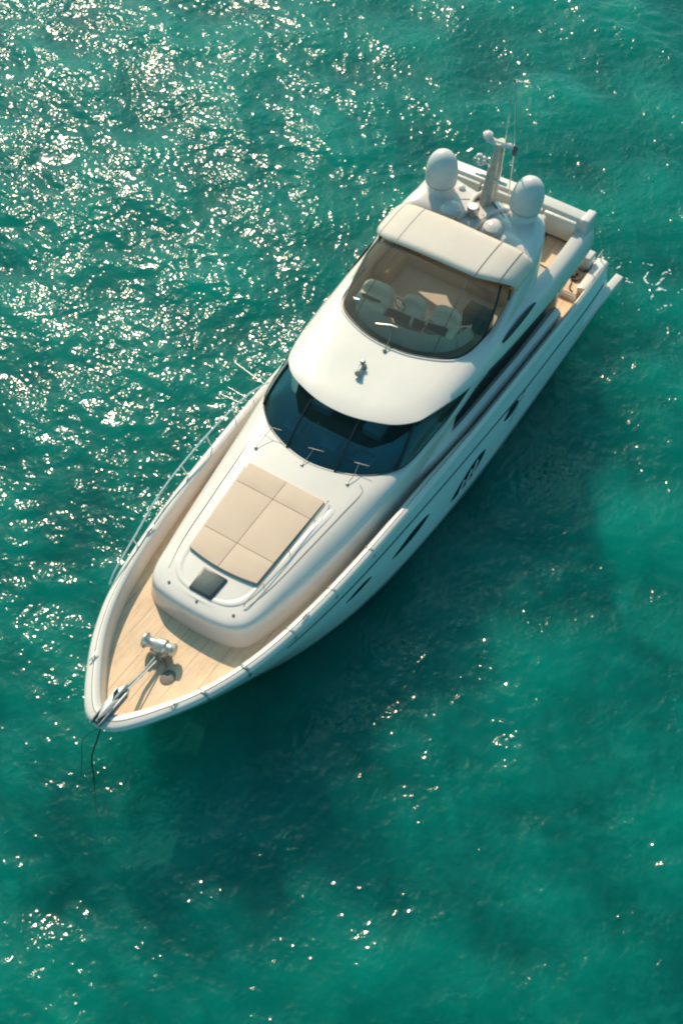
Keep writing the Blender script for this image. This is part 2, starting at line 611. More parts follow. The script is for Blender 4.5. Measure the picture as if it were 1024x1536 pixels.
# seabed: pale sand with darker weed patches, a few metres down
bm_ = MB()
sx_ = np.linspace(-1, 1, 41)
pts = [[(x, y, -2.9 + 0.3 * math.sin(x * 0.31 + 1) * math.cos(y * 0.27)) for y in [8 + 900 * s ** 3 + 40 * s for s in sx_]] for x in [8 + 900 * s ** 3 + 40 * s for s in sx_]]
bm_.loft(pts)
m, nt, out = new_mat('sandy_seabed')
p = N(nt, 'ShaderNodeBsdfPrincipled', Roughness=0.9)
tc = N(nt, 'ShaderNodeTexCoord')
nz = N(nt, 'ShaderNodeTexNoise', Scale=0.35, Detail=7.0, Roughness=0.62, Distortion=0.5)
nt.links.new(tc.outputs['Object'], nz.inputs['Vector'])
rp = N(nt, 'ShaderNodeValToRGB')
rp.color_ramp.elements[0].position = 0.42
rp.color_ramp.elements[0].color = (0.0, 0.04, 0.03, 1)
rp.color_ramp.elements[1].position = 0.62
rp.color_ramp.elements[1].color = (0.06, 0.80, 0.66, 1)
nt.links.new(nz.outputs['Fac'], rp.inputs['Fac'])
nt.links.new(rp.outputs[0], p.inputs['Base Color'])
nt.links.new(p.outputs[0], out.inputs['Surface'])
seabed = bm_.build('seabed', m)
seabed['kind'] = 'structure'

# ------------------------------------------------------------------ hull
Ysheer = pch([0, .08, .25, .5, 1, 2, 3, 4, 5, 7, 9, 12, 16, 20, 23], [0, .32, .55, .77, 1.13, 1.72, 2.13, 2.40, 2.58, 2.81, 2.94, 3.05, 3.10, 3.10, 3.02])
Ywater = pch([0, .3, 1, 2, 4, 6, 8, 10, 13, 23], [0, .17, .56, 1.14, 2.10, 2.66, 2.95, 3.10, 3.2, 3.15])
Zsheer = pch([0, 2, 5, 8, 12, 16, 20, 23], [1.48, 1.58, 1.85, 2.12, 2.36, 2.50, 2.66, 2.78])
Zdeck = pch([0, 4, 8, 12, 16, 20, 23], [1.22, 1.27, 1.55, 1.85, 2.0, 2.16, 2.28])
LV = [  # height as a share of the sheer (or metres below water), stem x, blend to waterline shape, width factor
    (1.00, 23.0, 0.0, 1.0), (0.93, 22.9, 0.03, 1.008), (0.66, 22.5, 0.28, 1.02), (0.60, 22.38, 0.36, 1.028), (0.35, 21.9, 0.7, 1.03), (0.15, 21.55, 0.9, 1.035),
    (0.0, 21.25, 1.0, 1.03), (-0.35, 20.6, 1.0, 0.97), (-0.8, 19.6, 1.0, 0.4), (-0.95, 19.3, 1.0, 0.03)]


def hull_level(l, x):
    fz, xs, b, w = LV[l]
    d = max(0.0, xs - x)
    y = ((1 - b) * Ysheer(d) + b * Ywater(d)) * w
    z = fz * Zsheer(x) if fz >= 0 else fz
    return y, z


def hull_y(x, z):
    pr = [hull_level(l, x) for l in range(len(LV))]
    for (ya, za), (yb, zb) in zip(pr, pr[1:]):
        if zb <= z <= za:
            t = (za - z) / max(1e-6, za - zb)
            return ya + (yb - ya) * t
    return pr[0][0]


TR = 0.75                                   # transom
mb = MB()
for s in (1, -1):
    rings = []
    for l in range(len(LV)):
        xs = LV[l][1]
        r = []
        for k in range(61):
            t = k / 60
            x = TR + (xs - TR) * (1 - (1 - t) ** 1.9)
            y, z = hull_level(l, x)
            r.append((x, s * y, z))
        rings.append(r)
    mb.loft(rings)
tr_l = [(TR, hull_level(l, TR)[0], hull_level(l, TR)[1]) for l in range(len(LV))]
mb.loft([[(x, y, z) for x, y, z in tr_l], [(x, -y, z) for x, y, z in tr_l]])
hull = mb.build('hull', HULLW, yacht, sharp=50)


RUB = pch([1, 3, 6, 10, 14, 18.5], [.66, .63, .63, .72, .79, .82])
ANTIF = principled('dark_antifouling', (0.012, 0.03, 0.035), 0.6, noise=0.2)
hull.data.materials.append(ANTIF)
for f_ in hull.data.polygons:
    if f_.center.z < 0.0:
        f_.material_index = 1


def hull_strip(name, mat, parent, x0, x1, zf0, zf1, off, s, n=60):
    b = MB()
    f = lambda v, x: v(x) if callable(v) else v
    ra, rb = [], []
    for k in range(n + 1):
        x = x0 + (x1 - x0) * k / n
        za, zb = f(zf0, x), f(zf1, x)
        ra.append((x, s * (hull_y(x, za) + off), za))
        rb.append((x, s * (hull_y(x, zb) + off), zb))
    inner_a = [(x, y - s * (off + .03), z) for x, y, z in ra]
    inner_b = [(x, y - s * (off + .03), z) for x, y, z in rb]
    b.loft([inner_a, ra, rb, inner_b])
    return b.build(name, mat, parent)


for s in (1, -1):
    hull_strip('rub_rail', RUBBER, hull, 1.0, 18.4, lambda x: Zsheer(x) * (RUB(x) + .015), lambda x: Zsheer(x) * (RUB(x) - .015), .012, s)
    hull_strip('boot_stripe', RUBBER, hull, 1.0, 20.6, .13, .05, .004, s)


def porthole(x0, x1, za, zb, h, s, bend=0.0):
    """almond-shaped dark window set in the hull side"""
    b = MB()
    n = 22
    up_, lo_, ui, li_ = [], [], [], []
    for k in range(n + 1):
        t = k / n
        x = x0 + (x1 - x0) * t
        zc = za + (zb - za) * t
        w = h * (math.sin(math.pi * min(1, max(0, t))) ** 0.7) * (0.8 + 0.4 * t)
        for lst, q in ((up_, 1), (lo_, -0.8)):
            z = zc + q * w / 2 + 1e-3 * q
            lst.append((x, s * (hull_y(x, z) + .012), z))
    rim_u = [(x, y - s * .03, z + .012) for x, y, z in up_]
    rim_l = [(x, y - s * .03, z - .012) for x, y, z in lo_]
    b.loft([rim_u, up_, lo_, rim_l])
    return b.build('porthole', PORTGLASS, hull)


for s in (1, -1):
    porthole(16.1, 15.0, 1.50, 1.50, .18, s)
    porthole(14.05, 12.2, 1.18, 1.28, .35, s)
    p3 = porthole(11.05, 9.05, .58, .96, .50, s)
    porthole(7.95, 7.0, 1.12, 1.16, .36, s)
    # reflection streaks on the third window, built as pale slanting bars
    for q in (0.3, 0.5, 0.68):
        b = MB()
        x = 11.05 - 2.0 * q
        zq = .58 + .38 * q
        pa, pb = (x + .17, zq - .16), (x - .15, zq + .16)
        b.tube([(pa[0], s * (hull_y(*pa) + .02), pa[1]), (pb[0], s * (hull_y(*pb) + .02), pb[1])], .022, 6)
        b.build('window_reflection', HULLW, p3)
    hull_strip('vent_slot', DARK, hull, 6.55, 7.55, lambda x: .72 + (7.55 - x) * .55, lambda x: .68 + (7.55 - x) * .55, .006, s, 12)

# ------------------------------------------------------------------ gunwale, bulwark, deck
xs_s = [23.0 - 0.0 - (22.1) * (t / 70) ** 1.7 for t in range(71)]
sheer_half = [Vector((x, Ysheer(23 - x), Zsheer(x))) for x in xs_s]


def inset(half, d):
    """offset the plan curve inwards; the two sides meet on the centre line"""
    o = []
    n = len(half)
    for i, p in enumerate(half):
        a, c = half[max(0, i - 1)], half[min(n - 1, i + 1)]
        t = (c - a)
        if i == 0:
            t = Vector((0, 1, 0))
        nrm = Vector((-t.y, t.x, 0)).normalized()      # points inboard (aft at the stem)
        dd = d(p.x) if callable(d) else d
        q = p + nrm * dd
        if i == 0:
            q = p + Vector((-dd, 0, 0))
        q.y = max(0.0, q.y)
        o.append(q)
    # keep x running aft, so no fold at the bow
    lim = None
    for i, q in enumerate(o):
        if q.y <= 1e-4:
            lim = i
    if lim:
        apex = o[lim].x
        j = lim + 1
        apex = min(apex, o[min(j, n - 1)].x + 0.05)
        for i in range(lim + 1):
            o[i] = Vector((apex, 0, o[lim].z))
    return o


wcap = lambda x: 0.16 + 0.11 * min(1, max(0, (x - 9.5) / 2.5)) + 0.17 * math.exp(-(23 - x) / 1.6)
r_in = inset(sheer_half, wcap)
r_in2 = inset(sheer_half, lambda x: wcap(x) + .05)
for r_ in (r_in, r_in2):
    for q in r_:
        q.z = Zsheer(q.x)
r_a = [p + Vector((0, 0, -.05)) for p in sheer_half]
r_a = [Vector((p.x + .012, p.y * 1.006 + .012 * (p.y > 0), p.z)) for p in r_a]
r_b = inset(sheer_half, .015)
r_c = inset(sheer_half, .06)
lift = lambda r, dz: [p + Vector((0, 0, dz)) for p in r]
mid = inset(sheer_half, lambda x: wcap(x) * .55)
cap_rings = [r_a, lift(r_b, .03), lift(r_c, .06), lift(mid, .07), lift(inset(sheer_half, lambda x: wcap(x) - .04), .055), lift(r_in, .015), [Vector((p.x, p.y, Zsheer(p.x) - .06)) for p in r_in]]
mb = MB()
mb.loft([mir(r) for r in cap_rings])
cap = mb.build('gunwale', CAPW, yacht, sharp=50)
# thin seam that runs round the gunwale top
seam = inset(sheer_half, lambda x: wcap(x) * .45)
seam2 = inset(sheer_half, lambda x: wcap(x) * .45 + .016)
mb = MB()
mb.loft([mir(lift(seam, .0725)), mir(lift(seam2, .0735))])
mb.build('gunwale_seam', RUBBER, cap, solid=.004)
# bulwark inside
mb = MB()
bw_top = [Vector((p.x, p.y, Zsheer(p.x) - .03)) for p in r_in]
bw_mid = [Vector((p.x, max(0, p.y - .012), (Zsheer(p.x) + Zdeck(p.x)) / 2)) for p in r_in2]
bw_low = [Vector((p.x, p.y, Zdeck(p.x) - .02)) for p in inset(sheer_half, lambda x: wcap(x) + .08)]
mb.loft([mir(bw_top), mir(bw_mid), mir(bw_low)])
mb.build('bulwark', CAPW, yacht)

# decks: foredeck, side decks and cockpit floor
y_in = inset(sheer_half, lambda x: wcap(x) + .07)
xa = np.array([p.x for p in reversed(y_in)])
ya = np.array([p.y for p in reversed(y_in)])
ydk = lambda x: float(np.interp(x, xa, ya))
bow_in = max(p.x for p in y_in)


def deck_piece(name, mat, x0, x1, y0f, y1f, n, parent):
    b = MB()
    rows = []
    for k in range(n + 1):
        x = x0 + (x1 - x0) * k / n
        a, c = y0f(x), y1f(x)
        rows.append([(x, a + (c - a) * j / 8, Zdeck(x)) for j in range(9)])
    b.loft(rows)
    return b.build(name, mat, parent)


fore = deck_piece('foredeck', TEAK, 15.0, bow_in - .01, lambda x: -ydk(x), ydk, 60, yacht)
for s in (1, -1):
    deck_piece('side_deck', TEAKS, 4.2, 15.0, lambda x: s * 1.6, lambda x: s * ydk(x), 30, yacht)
deck_piece('cockpit_floor', TEAK, TR, 4.2, lambda x: -ydk(x), ydk, 12, yacht)

# swim platform and quarter fins
mb = MB()
poly = [(-.05, 0), (-.05, 2.2), (.05, 2.75), (.3, 3.05), (.8, 3.12), (.8, -3.12), (.3, -3.05), (.05, -2.75), (-.05, -2.2)]
mb.prism(poly, .30, .48)
plat = mb.build('swim_platform', GEL, yacht, bevel=.04)
for s in (1, -1):
    mb = MB()
    rows = []
    for k in range(9):
        t = k / 8
        x = 2.6 - 2.55 * t
        yo = hull_y(max(TR, x), .5) + .03 + .22 * t
        zt = .60 + .16 * t
        rows.append([(x, s * (yo - .30), .25), (x, s * (yo - .28), zt), (x, s * (yo - .02), zt - .03), (x, s * yo, zt - .15), (x, s * (yo - .1), .2)])
    mb.loft(rows, True, True, True)
    mb.build('quarter_fin', GEL, plat, bevel=.015)
# stern quarter: rounded white bulwark ends
for s in (1, -1):
    mb = MB()
    rows = []
    for k in range(13):
        t = k / 12
        x = 2.2 - 1.75 * t
        yo = 3.03 + .04 * t - .35 * max(0, t - .6) ** 2
        zt = 1.66 - .12 * t - .25 * max(0, t - .75)
        w = .34 + .12 * t
        rows.append([(x, s * (yo - w), 1.15), (x, s * (yo - w + .02), zt), (x, s * (yo - .08), zt + .02), (x, s * yo, zt - .08), (x, s * (yo + .02), 1.0)])
    mb.loft(rows, True, True, True)
    mb.build('stern_quarter', GEL, yacht, bevel=.02)

# transom seat block and steps
mb = MB()
mb.box((.62, -2.0, 1.2), (1.12, 2.0, 1.98))
mb.build('transom_seat', SEATW, yacht, bevel=.07, seg=3)
mb = MB()
mb.box((.70, 2.06, 1.2), (1.18, 2.62, 1.95))
mb.build('transom_locker', GEL, yacht, bevel=.07, seg=3)
mb = MB()
mb.box((1.2, 2.02, 1.2), (2.45, 2.78, 1.44))
step = mb.build('cockpit_step', GEL, yacht, bevel=.05, seg=3)
mb = MB()
mb.prism([(1.25, 2.06), (1.25, 2.72), (2.36, 2.74), (2.40, 2.10)], 1.44, 1.462)
mb.build('step_teak', TEAK, step)
mb = MB()
mb.tube([(.55, 2.75, 1.5), (.55, 2.75, 2.0), (1.35, 2.8, 2.02), (1.35, 2.8, 1.5)], .02, 8)
mb.build('stern_rail', STEEL, yacht)

# ------------------------------------------------------------------ coachroof (foredeck trunk)
zd = Zdeck
T0 = [(19.28, 0), (19.25, .7), (19.12, 1.3), (18.7, 1.70), (17.5, 2.0), (16, 2.25), (14, 2.45), (12, 2.53), (10.2, 2.53)]
R0 = [(x, y, zd(x) - .03) for x, y in T0]
R1 = [(19.23, 0, 2.5), (19.20, .69, 2.5), (19.06, 1.27, 2.5), (18.62, 1.64, 2.5), (17.5, 1.92, 2.5), (16, 2.14, 2.52), (14, 2.38, 2.55), (12, 2.51, 2.75), (9.9, 2.53, 2.95)]
R2 = [(19.155, 0, 2.885), (19.125, .67, 2.885), (18.99, 1.21, 2.885), (18.56, 1.55, 2.88), (17.5, 1.74, 2.86), (16, 1.93, 2.86), (14, 2.2, 2.90), (12, 2.48, 3.05), (9.5, 2.54, 3.33)]
R1b = [(19.19, 0, 2.78), (19.16, .68, 2.78), (19.03, 1.24, 2.78), (18.6, 1.6, 2.78), (17.5, 1.83, 2.72), (16, 2.06, 2.72), (14, 2.32, 2.76), (12, 2.50, 2.92), (9.7, 2.535, 3.15)]
R3 = [(19.04, 0, 2.935), (19.01, .63, 2.935), (18.88, 1.11, 2.935), (18.46, 1.42, 2.94), (17.5, 1.55, 2.96), (16, 1.70, 3.0), (14, 1.95, 3.05), (12.4, 2.25, 3.12), (9.1, 2.5, 3.52)]
R4 = [(18.84, 0, 2.95), (18.81, .54, 2.95), (18.68, .97, 2.95), (18.3, 1.24, 2.96), (17.5, 1.38, 2.98), (16, 1.5, 3.02), (14.2, 1.62, 3.07), (13.2, 1.62, 3.09), (12.4, 1.6, 3.09)]
R5 = [(x, 0 if i == 0 else y * .5, z + .015) for i, (x, y, z) in enumerate(R4)]
R6 = [(x, 0.0, z + .02) for x, y, z in R4]
mb = MB()
mb.loft([ring(r, 6) for r in (R0, R1, R1b, R2, R3, R4, R5, R6)])
coach = mb.build('coachroof', GEL, yacht, sharp=60, sub=1)

# raised moulding round the sunpad
mb = MB()
fr_o = [(18.72, 0, 2.975), (18.69, .5, 2.975), (18.52, .92, 2.975), (18.1, 1.18, 2.98), (17.0, 1.33, 3.01), (15.6, 1.46, 3.05), (14.6, 1.56, 3.055), (14.2, 1.45, 3.05), (14.02, 1.1, 3.05), (13.98, .5, 3.05), (13.97, 0, 3.05)]
o1 = ring(fr_o, 5)
scl = lambda r, sx, dz: [Vector((16.4 + (p.x - 16.4) * sx[0], p.y * sx[1], p.z + dz)) for p in r]
mb.loft([scl(o1, (1, 1), -.05), scl(o1, (.995, .985), -.004), scl(o1, (.985, .965), .005), scl(o1, (.96, .90), .006), scl(o1, (.94, .86), .002), scl(o1, (.90, .8), -.03)])
pad_frame = mb.build('sunpad_moulding', GEL, coach, sharp=60)

# hatch
mb = MB()
mb.prism([(18.68, -.38, 2.985), (18.68, .31, 2.985), (17.95, .34, 2.995), (17.95, -.41, 2.995)], -.02, .045)
hatch = mb.build('deck_hatch', BLACK, coach, bevel=.02)
mb = MB()
mb.prism([(18.63, -.33, 2.987), (18.63, .26, 2.987), (18.0, .29, 2.996), (18.0, -.36, 2.996)], .03, .05)
mb.build('hatch_pane', HATCHG, hatch, bevel=.008)
for x, y in ((18.80, -.93), (18.89, .02), (18.72, 1.06)):
    mb = MB()
    mb.lathe((x, y, 2.93), [(.035, 0), (.04, .03), (.03, .045), (.0, .05)], 12)
    mb.build('deck_light', RUBBER, coach)

# sunpad: six cushions with dark joints
pad = MB()
pad.prism([(14.58, -1.30), (14.58, 1.12), (16, 1.11), (17.62, 1.05), (17.74, .5), (17.78, -.05), (17.74, -.6), (17.62, -1.10)], 3.0, 3.035)
for k in range(len(pad.v)):
    x, y, z = pad.v[k]
    pad.v[k] = (x, y, z + (17.7 - x) * .018)
sunpad = pad.build('sunpad', DARK, yacht)


def pad_edge(x):
    f = (x - 14.58) / (17.65 - 14.58)
    return -1.32 + .22 * f, 1.13 - .07 * f


for (xa_, xb_) in ((14.56, 15.25), (15.25, 16.92), (16.92, 17.66)):
    for side in (0, 1):
        b = MB()
        g_ = .008
        nn = 6
        rows = []
        for i in range(nn + 1):
            u = i / nn
            row = []
            for j in range(nn + 1):
                v = j / nn
                x = xa_ + g_ + (xb_ - xa_ - 2 * g_) * u
                lo_, hi_ = pad_edge(x)
                mid_ = -.09
                a_, c_ = (lo_, mid_ - g_) if side == 0 else (mid_ + g_, hi_)
                y = a_ + (c_ - a_) * v
                if xb_ > 17.5:
                    x += u * .13 * (1 - ((y + .02) / 1.12) ** 2)
                row.append(Vector((x, y, 3.09 + (17.7 - x) * .018 + .02 * (1 - (2 * u - 1) ** 4) * (1 - (2 * v - 1) ** 4))))
            rows.append(row)
        border = [rows[0][j] for j in range(nn + 1)] + [rows[i][nn] for i in range(1, nn + 1)] + [rows[nn][j] for j in range(nn - 1, -1, -1)] + [rows[i][0] for i in range(nn - 1, 0, -1)]
        b.loft(rows)
        b.loft([border, [p + Vector((0, 0, -.07)) for p in border]], True)
        b.build('cushion', CUSHION, sunpad, sharp=50)

mb = MB()
mb.tube(cr([(14.5, 1.22, 3.12), (14.7, 1.22, 3.20), (16.4, 1.24, 3.17), (18.1, 1.17, 3.10), (18.4, 1.15, 3.02)], 5), .013, 8)
for x in (15.2, 16.4, 17.6):
    mb.tube([(x, 1.23, 3.0), (x, 1.23, 3.16)], .011, 6)
mb.build('grab_rail', GALV, yacht)

STAIN = principled('weathered_joint', (0.30, 0.22, 0.15), 0.6, noise=0.4, nscale=6)
for s in (1, -1):
    b = MB()
    jp = cr([(18.45, s * 1.20, 2.955), (17.5, s * 1.42, 2.985), (16, s * 1.58, 3.025), (14.6, s * 1.72, 3.06), (13.75, s * 1.80, 3.075), (13.55, s * 1.62, 3.09)], 6)
    b.tube([p + Vector((0, 0, -.002)) for p in jp], .008, 5)
    b.build('coachroof_joint', STAIN, coach)

# ------------------------------------------------------------------ windshield and side glass
WB = [(13.68, 0, 3.07), (13.60, .6, 3.07), (13.42, 1.15, 3.07), (13.12, 1.68, 3.08), (12.62, 2.18, 3.11), (12.05, 2.40, 3.17), (10.8, 2.52, 3.33), (9.7, 2.545, 3.48), (9.0, 2.55, 3.57)]
WT = [(12.2, 0, 4.0), (12.15, .56, 4.0), (12.0, 1.12, 4.0), (11.76, 1.62, 3.98), (11.34, 2.02, 3.94), (10.9, 2.18, 3.88), (10.15, 2.36, 3.77), (9.5, 2.47, 3.67), (8.9, 2.56, 3.58)]
wb, wt = ring(WB, 6), ring(WT, 6)
wmid = [a.lerp(b, .5) + Vector(((a.x - 8) * .012, a.y * .02, .02)) for a, b in zip(wb, wt)]


def glass_pt(i, t):
    a, m_, b = wb[i], wmid[i], wt[i]
    return (a * (1 - t) * (1 - 2 * t) + m_ * 4 * t * (1 - t) + b * t * (2 * t - 1))


nW = len(wb)
cI = nW // 2
mb = MB()
mb.loft([[glass_pt(i, t) for i in range(nW)] for t in np.linspace(0, 1, 7)])
shield = mb.build('windshield', WSGLASS, yacht, sharp=80)
for k in (-24, -8, 8, 24):
    mb = MB()
    pth = [glass_pt(cI + k, t) + Vector((.012, .003 * k / 8, .012)) for t in np.linspace(.01, .99, 9)]
    mb.tube(pth, .03 if abs(k) < 20 else .05, 6)
    mb.build('windshield_mullion', BLACK, shield)
mb = MB()
mb.tube([p + Vector((.01, 0, .012)) for p in wb], .022, 6)
mb.build('windshield_gasket', BLACK, shield)
# what shows through the glass: dashboard, floor and seat backs
mb = MB()
dsh = [p for p in wb[cI - 24:cI + 25]]
mb.loft([[Vector((p.x - .07, p.y * .965, p.z - .02)) for p in dsh], [Vector((p.x - .75, p.y * .9, p.z + .03)) for p in dsh], [Vector((p.x - .95, p.y * .88, p.z - .1)) for p in dsh], [Vector((p.x - .95, p.y * .88, p.z - .9)) for p in dsh]])
saloon = mb.build('dashboard', INTER, yacht)
for y0 in (-1.3, -.1, .95):
    mb = MB()
    mb.box((12.55, y0, 3.06), (12.95, y0 + .55, 3.16))
    mb.build('instrument_binnacle', SEATW, saloon, bevel=.03)
mb = MB()
mb.box((6.0, -2.35, 2.0), (12.6, 2.35, 2.06))
mb.box((6.0, -2.35, 2.06), (6.06, 2.35, 3.2))
mb.build('saloon_floor', INTER, yacht)
for y in (-1.0, .75):
    mb = MB()
    mb.box((11.0, y - .32, 2.4), (11.55, y + .32, 2.75))
    mb.box((10.85, y - .32, 2.6), (11.05, y + .32, 3.4))
    mb.build('saloon_seat', SEATW, yacht, bevel=.06, seg=3)

# wipers
for (x, y, tip) in ((14.02, -1.5, (13.35, -1.42)), (13.84, -.08, (13.35, -.02)), (13.72, 1.32, (13.1, 1.3))):
    b = MB()
    b.lathe((x, y, 3.05), [(.05, 0), (.05, .05), (.03, .09), (.0, .1)], 10)
    b.tube([(x, y, 3.12), (x - .3, y + .03, 3.2), (tip[0], tip[1], 3.32)], .010, 6)
    w = b.build('wiper', GALV, yacht)
    b = MB()
    b.tube([(tip[0] + .02, tip[1] - .3, 3.27), (tip[0], tip[1], 3.34), (tip[0] - .06, tip[1] + .3, 3.36)], .009, 6)
    b.build('wiper_blade', BLACK, w)

# ------------------------------------------------------------------ flybridge shell
F1 = [(12.32, 0, 3.99), (12.27, .57, 3.99), (12.12, 1.14, 3.99), (11.87, 1.68, 3.97), (11.43, 2.10, 3.92), (10.97, 2.27, 3.86), (10.2, 2.45, 3.74), (9.5, 2.57, 3.63), (8.8, 2.66, 3.54), (7.5, 2.74, 3.40), (6, 2.80, 3.30), (4.2, 2.87, 3.25), (2.4, 2.86, 3.25), (1.8, 2.80, 3.25)]
F1b = [(12.34, 0, 4.03), (12.29, .57, 4.03), (12.13, 1.14, 4.03), (11.88, 1.69, 4.01), (11.44, 2.11, 3.97), (10.97, 2.28, 3.92), (10.2, 2.46, 3.82), (9.5, 2.57, 3.72), (8.8, 2.66, 3.64), (7.5, 2.74, 3.55), (6, 2.80, 3.5), (4.2, 2.88, 3.48), (2.4, 2.87, 3.46), (1.8, 2.79, 3.45)]
F2 = [(12.22, 0, 4.06), (12.17, .56, 4.06), (12.02, 1.11, 4.06), (11.77, 1.62, 4.05), (11.32, 2.0, 4.01), (10.87, 2.16, 3.98), (10.15, 2.33, 3.93), (9.45, 2.43, 3.88), (8.75, 2.52, 3.84), (7.5, 2.62, 3.82), (6, 2.70, 3.80), (4.2, 2.80, 3.82), (2.4, 2.80, 3.85), (1.8, 2.72, 3.85)]
F3 = [(11.6, 0, 4.08), (11.55, .5, 4.08), (11.4, 1.0, 4.08), (11.15, 1.45, 4.07), (10.8, 1.78, 4.05), (10.4, 1.95, 4.03), (9.8, 2.1, 4.01), (9.2, 2.2, 4.0), (8.6, 2.34, 3.99), (7.4, 2.46, 4.0), (6, 2.53, 3.98), (4.2, 2.66, 3.98), (2.4, 2.66, 4.0), (1.8, 2.6, 4.0)]
F4 = [(9.56, 0, 4.05), (9.51, .6, 4.05), (9.36, 1.1, 4.05), (9.1, 1.63, 4.04), (8.83, 1.92, 4.03), (8.45, 2.07, 4.02), (8.0, 2.13, 4.01), (7.6, 2.16, 4.01), (7.2, 2.18, 4.01), (6.5, 2.2, 4.01), (5.4, 2.26, 4.0), (4.0, 2.36, 3.98), (2.6, 2.36, 3.99), (1.95, 2.32, 4.0)]
F5 = [(x - .03, y - .03 if y else 0, 3.4) for x, y, z in F4]
F0 = [(x - .3, max(0, y - .3), z + .01) for x, y, z in F1]
mb = MB()
mb.loft([ring(r, 6) for r in (F0, F1, F1b, F2, F3, F4, F5)])
fly = mb.build('flybridge', GEL, yacht, sharp=55)
mb = MB()
a_, b_ = ring(F1, 6), ring([(x, 0.0, z) for x, y, z in F1], 6)
half = len(a_) // 2
strip_p = a_[half:]
strip_s = list(reversed(a_[:half + 1]))
mb.loft([[p + Vector((-.12, -.12 if p.y > .2 else 0, .02)) for p in strip_p], [Vector((p.x - .12, p.y + (.12 if p.y < -.2 else 0), p.z + .02)) for p in strip_s]])
mb.build('flybridge_underside', GEL, fly)
mb = MB()
f5 = ring(F5, 6)
h5 = len(f5) // 2
mb.loft([f5[h5:], list(reversed(f5[:h5 + 1]))])
mb.build('flybridge_floor', FLOORG, fly)
# teak inlay and side step near the aft end
mb = MB()
mb.prism([(2.42, 1.5), (2.42, 2.24), (3.72, 2.26), (3.62, 1.62)], 3.404, 3.45)
mb.build('flybridge_teak', TEAK, fly)
for s in (1, -1):
    mb = MB()
    rows = []
    for k in range(9):
        t = k / 8
        x = 7.5 - 1.9 * t
        w = .10 * math.sin(math.pi * t) ** .6 + .002
        y = s * (2.655 + .05 * t)
        z = 3.84 + .03 * t
        rows.append([(x, y + s * .02, z - w), (x, y - s * .035, z + w)])
    mb.loft(rows)
    mb.build('side_vent', DARK, fly, solid=.01)

# horn and front wiper on the brow
mb = MB()
mb.lathe((10.62, -.14, 4.07), [(.11, 0), (.11, .04), (.08, .06), (.06, .14), (.08, .2), (.05, .25), (0, .26)], 14)
mb.lathe((10.68, -.13, 4.19), [(.05, 0), (.07, .2), (.10, .34), (.11, .36), (.02, .34)], 14, axis=(1, .25, .05))
mb.build('air_horn', GALV, yacht)
mb = MB()
mb.lathe((9.78, .06, 4.05), [(.06, 0), (.06, .05), (.03, .09), (0, .1)], 12)
mb.tube([(9.78, .06, 4.12), (9.45, .03, 4.25), (9.2, -.1, 4.5)], .016, 6)
w = mb.build('flybridge_wiper', GALV, yacht)
mb = MB()
mb.tube([(9.30, -.55, 4.42), (9.2, -.1, 4.52), (9.16, .1, 4.5)], .016, 6)
mb.build('wiper_blade', STEEL, w)

# ------------------------------------------------------------------ flybridge windscreen
GB = [(9.56, 0, 4.06), (9.51, .6, 4.06), (9.36, 1.1, 4.06), (9.1, 1.63, 4.05), (8.83, 1.92, 4.04), (8.45, 2.07, 4.03), (8.0, 2.13, 4.02), (7.6, 2.16, 4.02), (7.2, 2.18, 4.02), (6.5, 2.2, 4.04), (5.6, 2.24, 4.1)]
GT = [(7.15, 0, 5.3), (7.12, .5, 5.3), (7.08, 1.0, 5.28), (7.0, 1.4, 5.24), (6.9, 1.7, 5.16), (6.8, 1.84, 5.08), (6.65, 1.93, 5.0), (6.5, 1.99, 4.95), (6.3, 2.03, 4.9), (6.0, 2.07, 4.86), (5.5, 2.1, 4.84)]
gb, gt = ring(GB, 6), ring(GT, 6)
mb = MB()
rows = []
for t in np.linspace(0, 1, 8):
    rows.append([a.lerp(b, t) + Vector((.9 * t * (1 - t) * max(0, (a.x - 7)) / 2.5, a.y * .16 * t * (1 - t), .35 * t * (1 - t))) for a, b in zip(gb, gt)])
mb.loft(rows)
screen = mb.build('flybridge_windscreen', FLYGLASS, yacht, sharp=80)
mb = MB()
mb.tube([p + Vector((.02, 0, .01)) for p in gb], .025, 6)
mb.build('screen_trim', BLACK, screen)
mb = MB()
mb.tube([Vector((p.x + .07, p.y * 1.03, p.z + .0)) for p in gb], .03, 6)
mb.build('screen_coaming', GEL, screen)
for k, (i, r_) in enumerate(((len(gb) // 2 + 38, .035), (len(gb) // 2 - 38, .035), (len(gb) // 2 + 14, .012), (len(gb) // 2 - 14, .012))):
    mb = MB()
    mb.tube([rows[j][i] + Vector((-.03, 0, 0)) for j in range(8)], r_, 6)
    mb.build('screen_post', BLACK if r_ > .02 else RUBBER, screen)

# console and seats inside
mb = MB()
con = [(9.3, 0), (9.24, .6), (9.08, 1.1), (8.8, 1.5), (8.4, 1.78), (7.9, 1.9)]
c_out = ring([(x, y, 3.98) for x, y in con], 5)
c_in = [Vector((p.x - .55 if p.x > 8.5 else p.x - .3, p.y * .86, 4.12)) for p in c_out]
c_low = [p + Vector((-.05, 0, -.72)) for p in c_in]
mb.loft([c_out, c_in, c_low])
console = mb.build('helm_console', DASHG, yacht)
for y0, y1, x in ((-.62, .12, 8.62), (.22, .55, 8.6), (.62, 1.25, 8.45), (-1.55, -.95, 8.55)):
    mb = MB()
    mb.add([(x, y0, 4.12), (x, y1, 4.12), (x - .16, y1, 4.34), (x - .16, y0, 4.34), (x - .26, y0, 4.1), (x - .26, y1, 4.1)], [(0, 1, 2, 3), (3, 2, 5, 4), (0, 3, 4), (1, 5, 2), (0, 4, 5, 1)])
    mb.build('instrument_panel', BLACK, console, bevel=.012)
mb = MB()
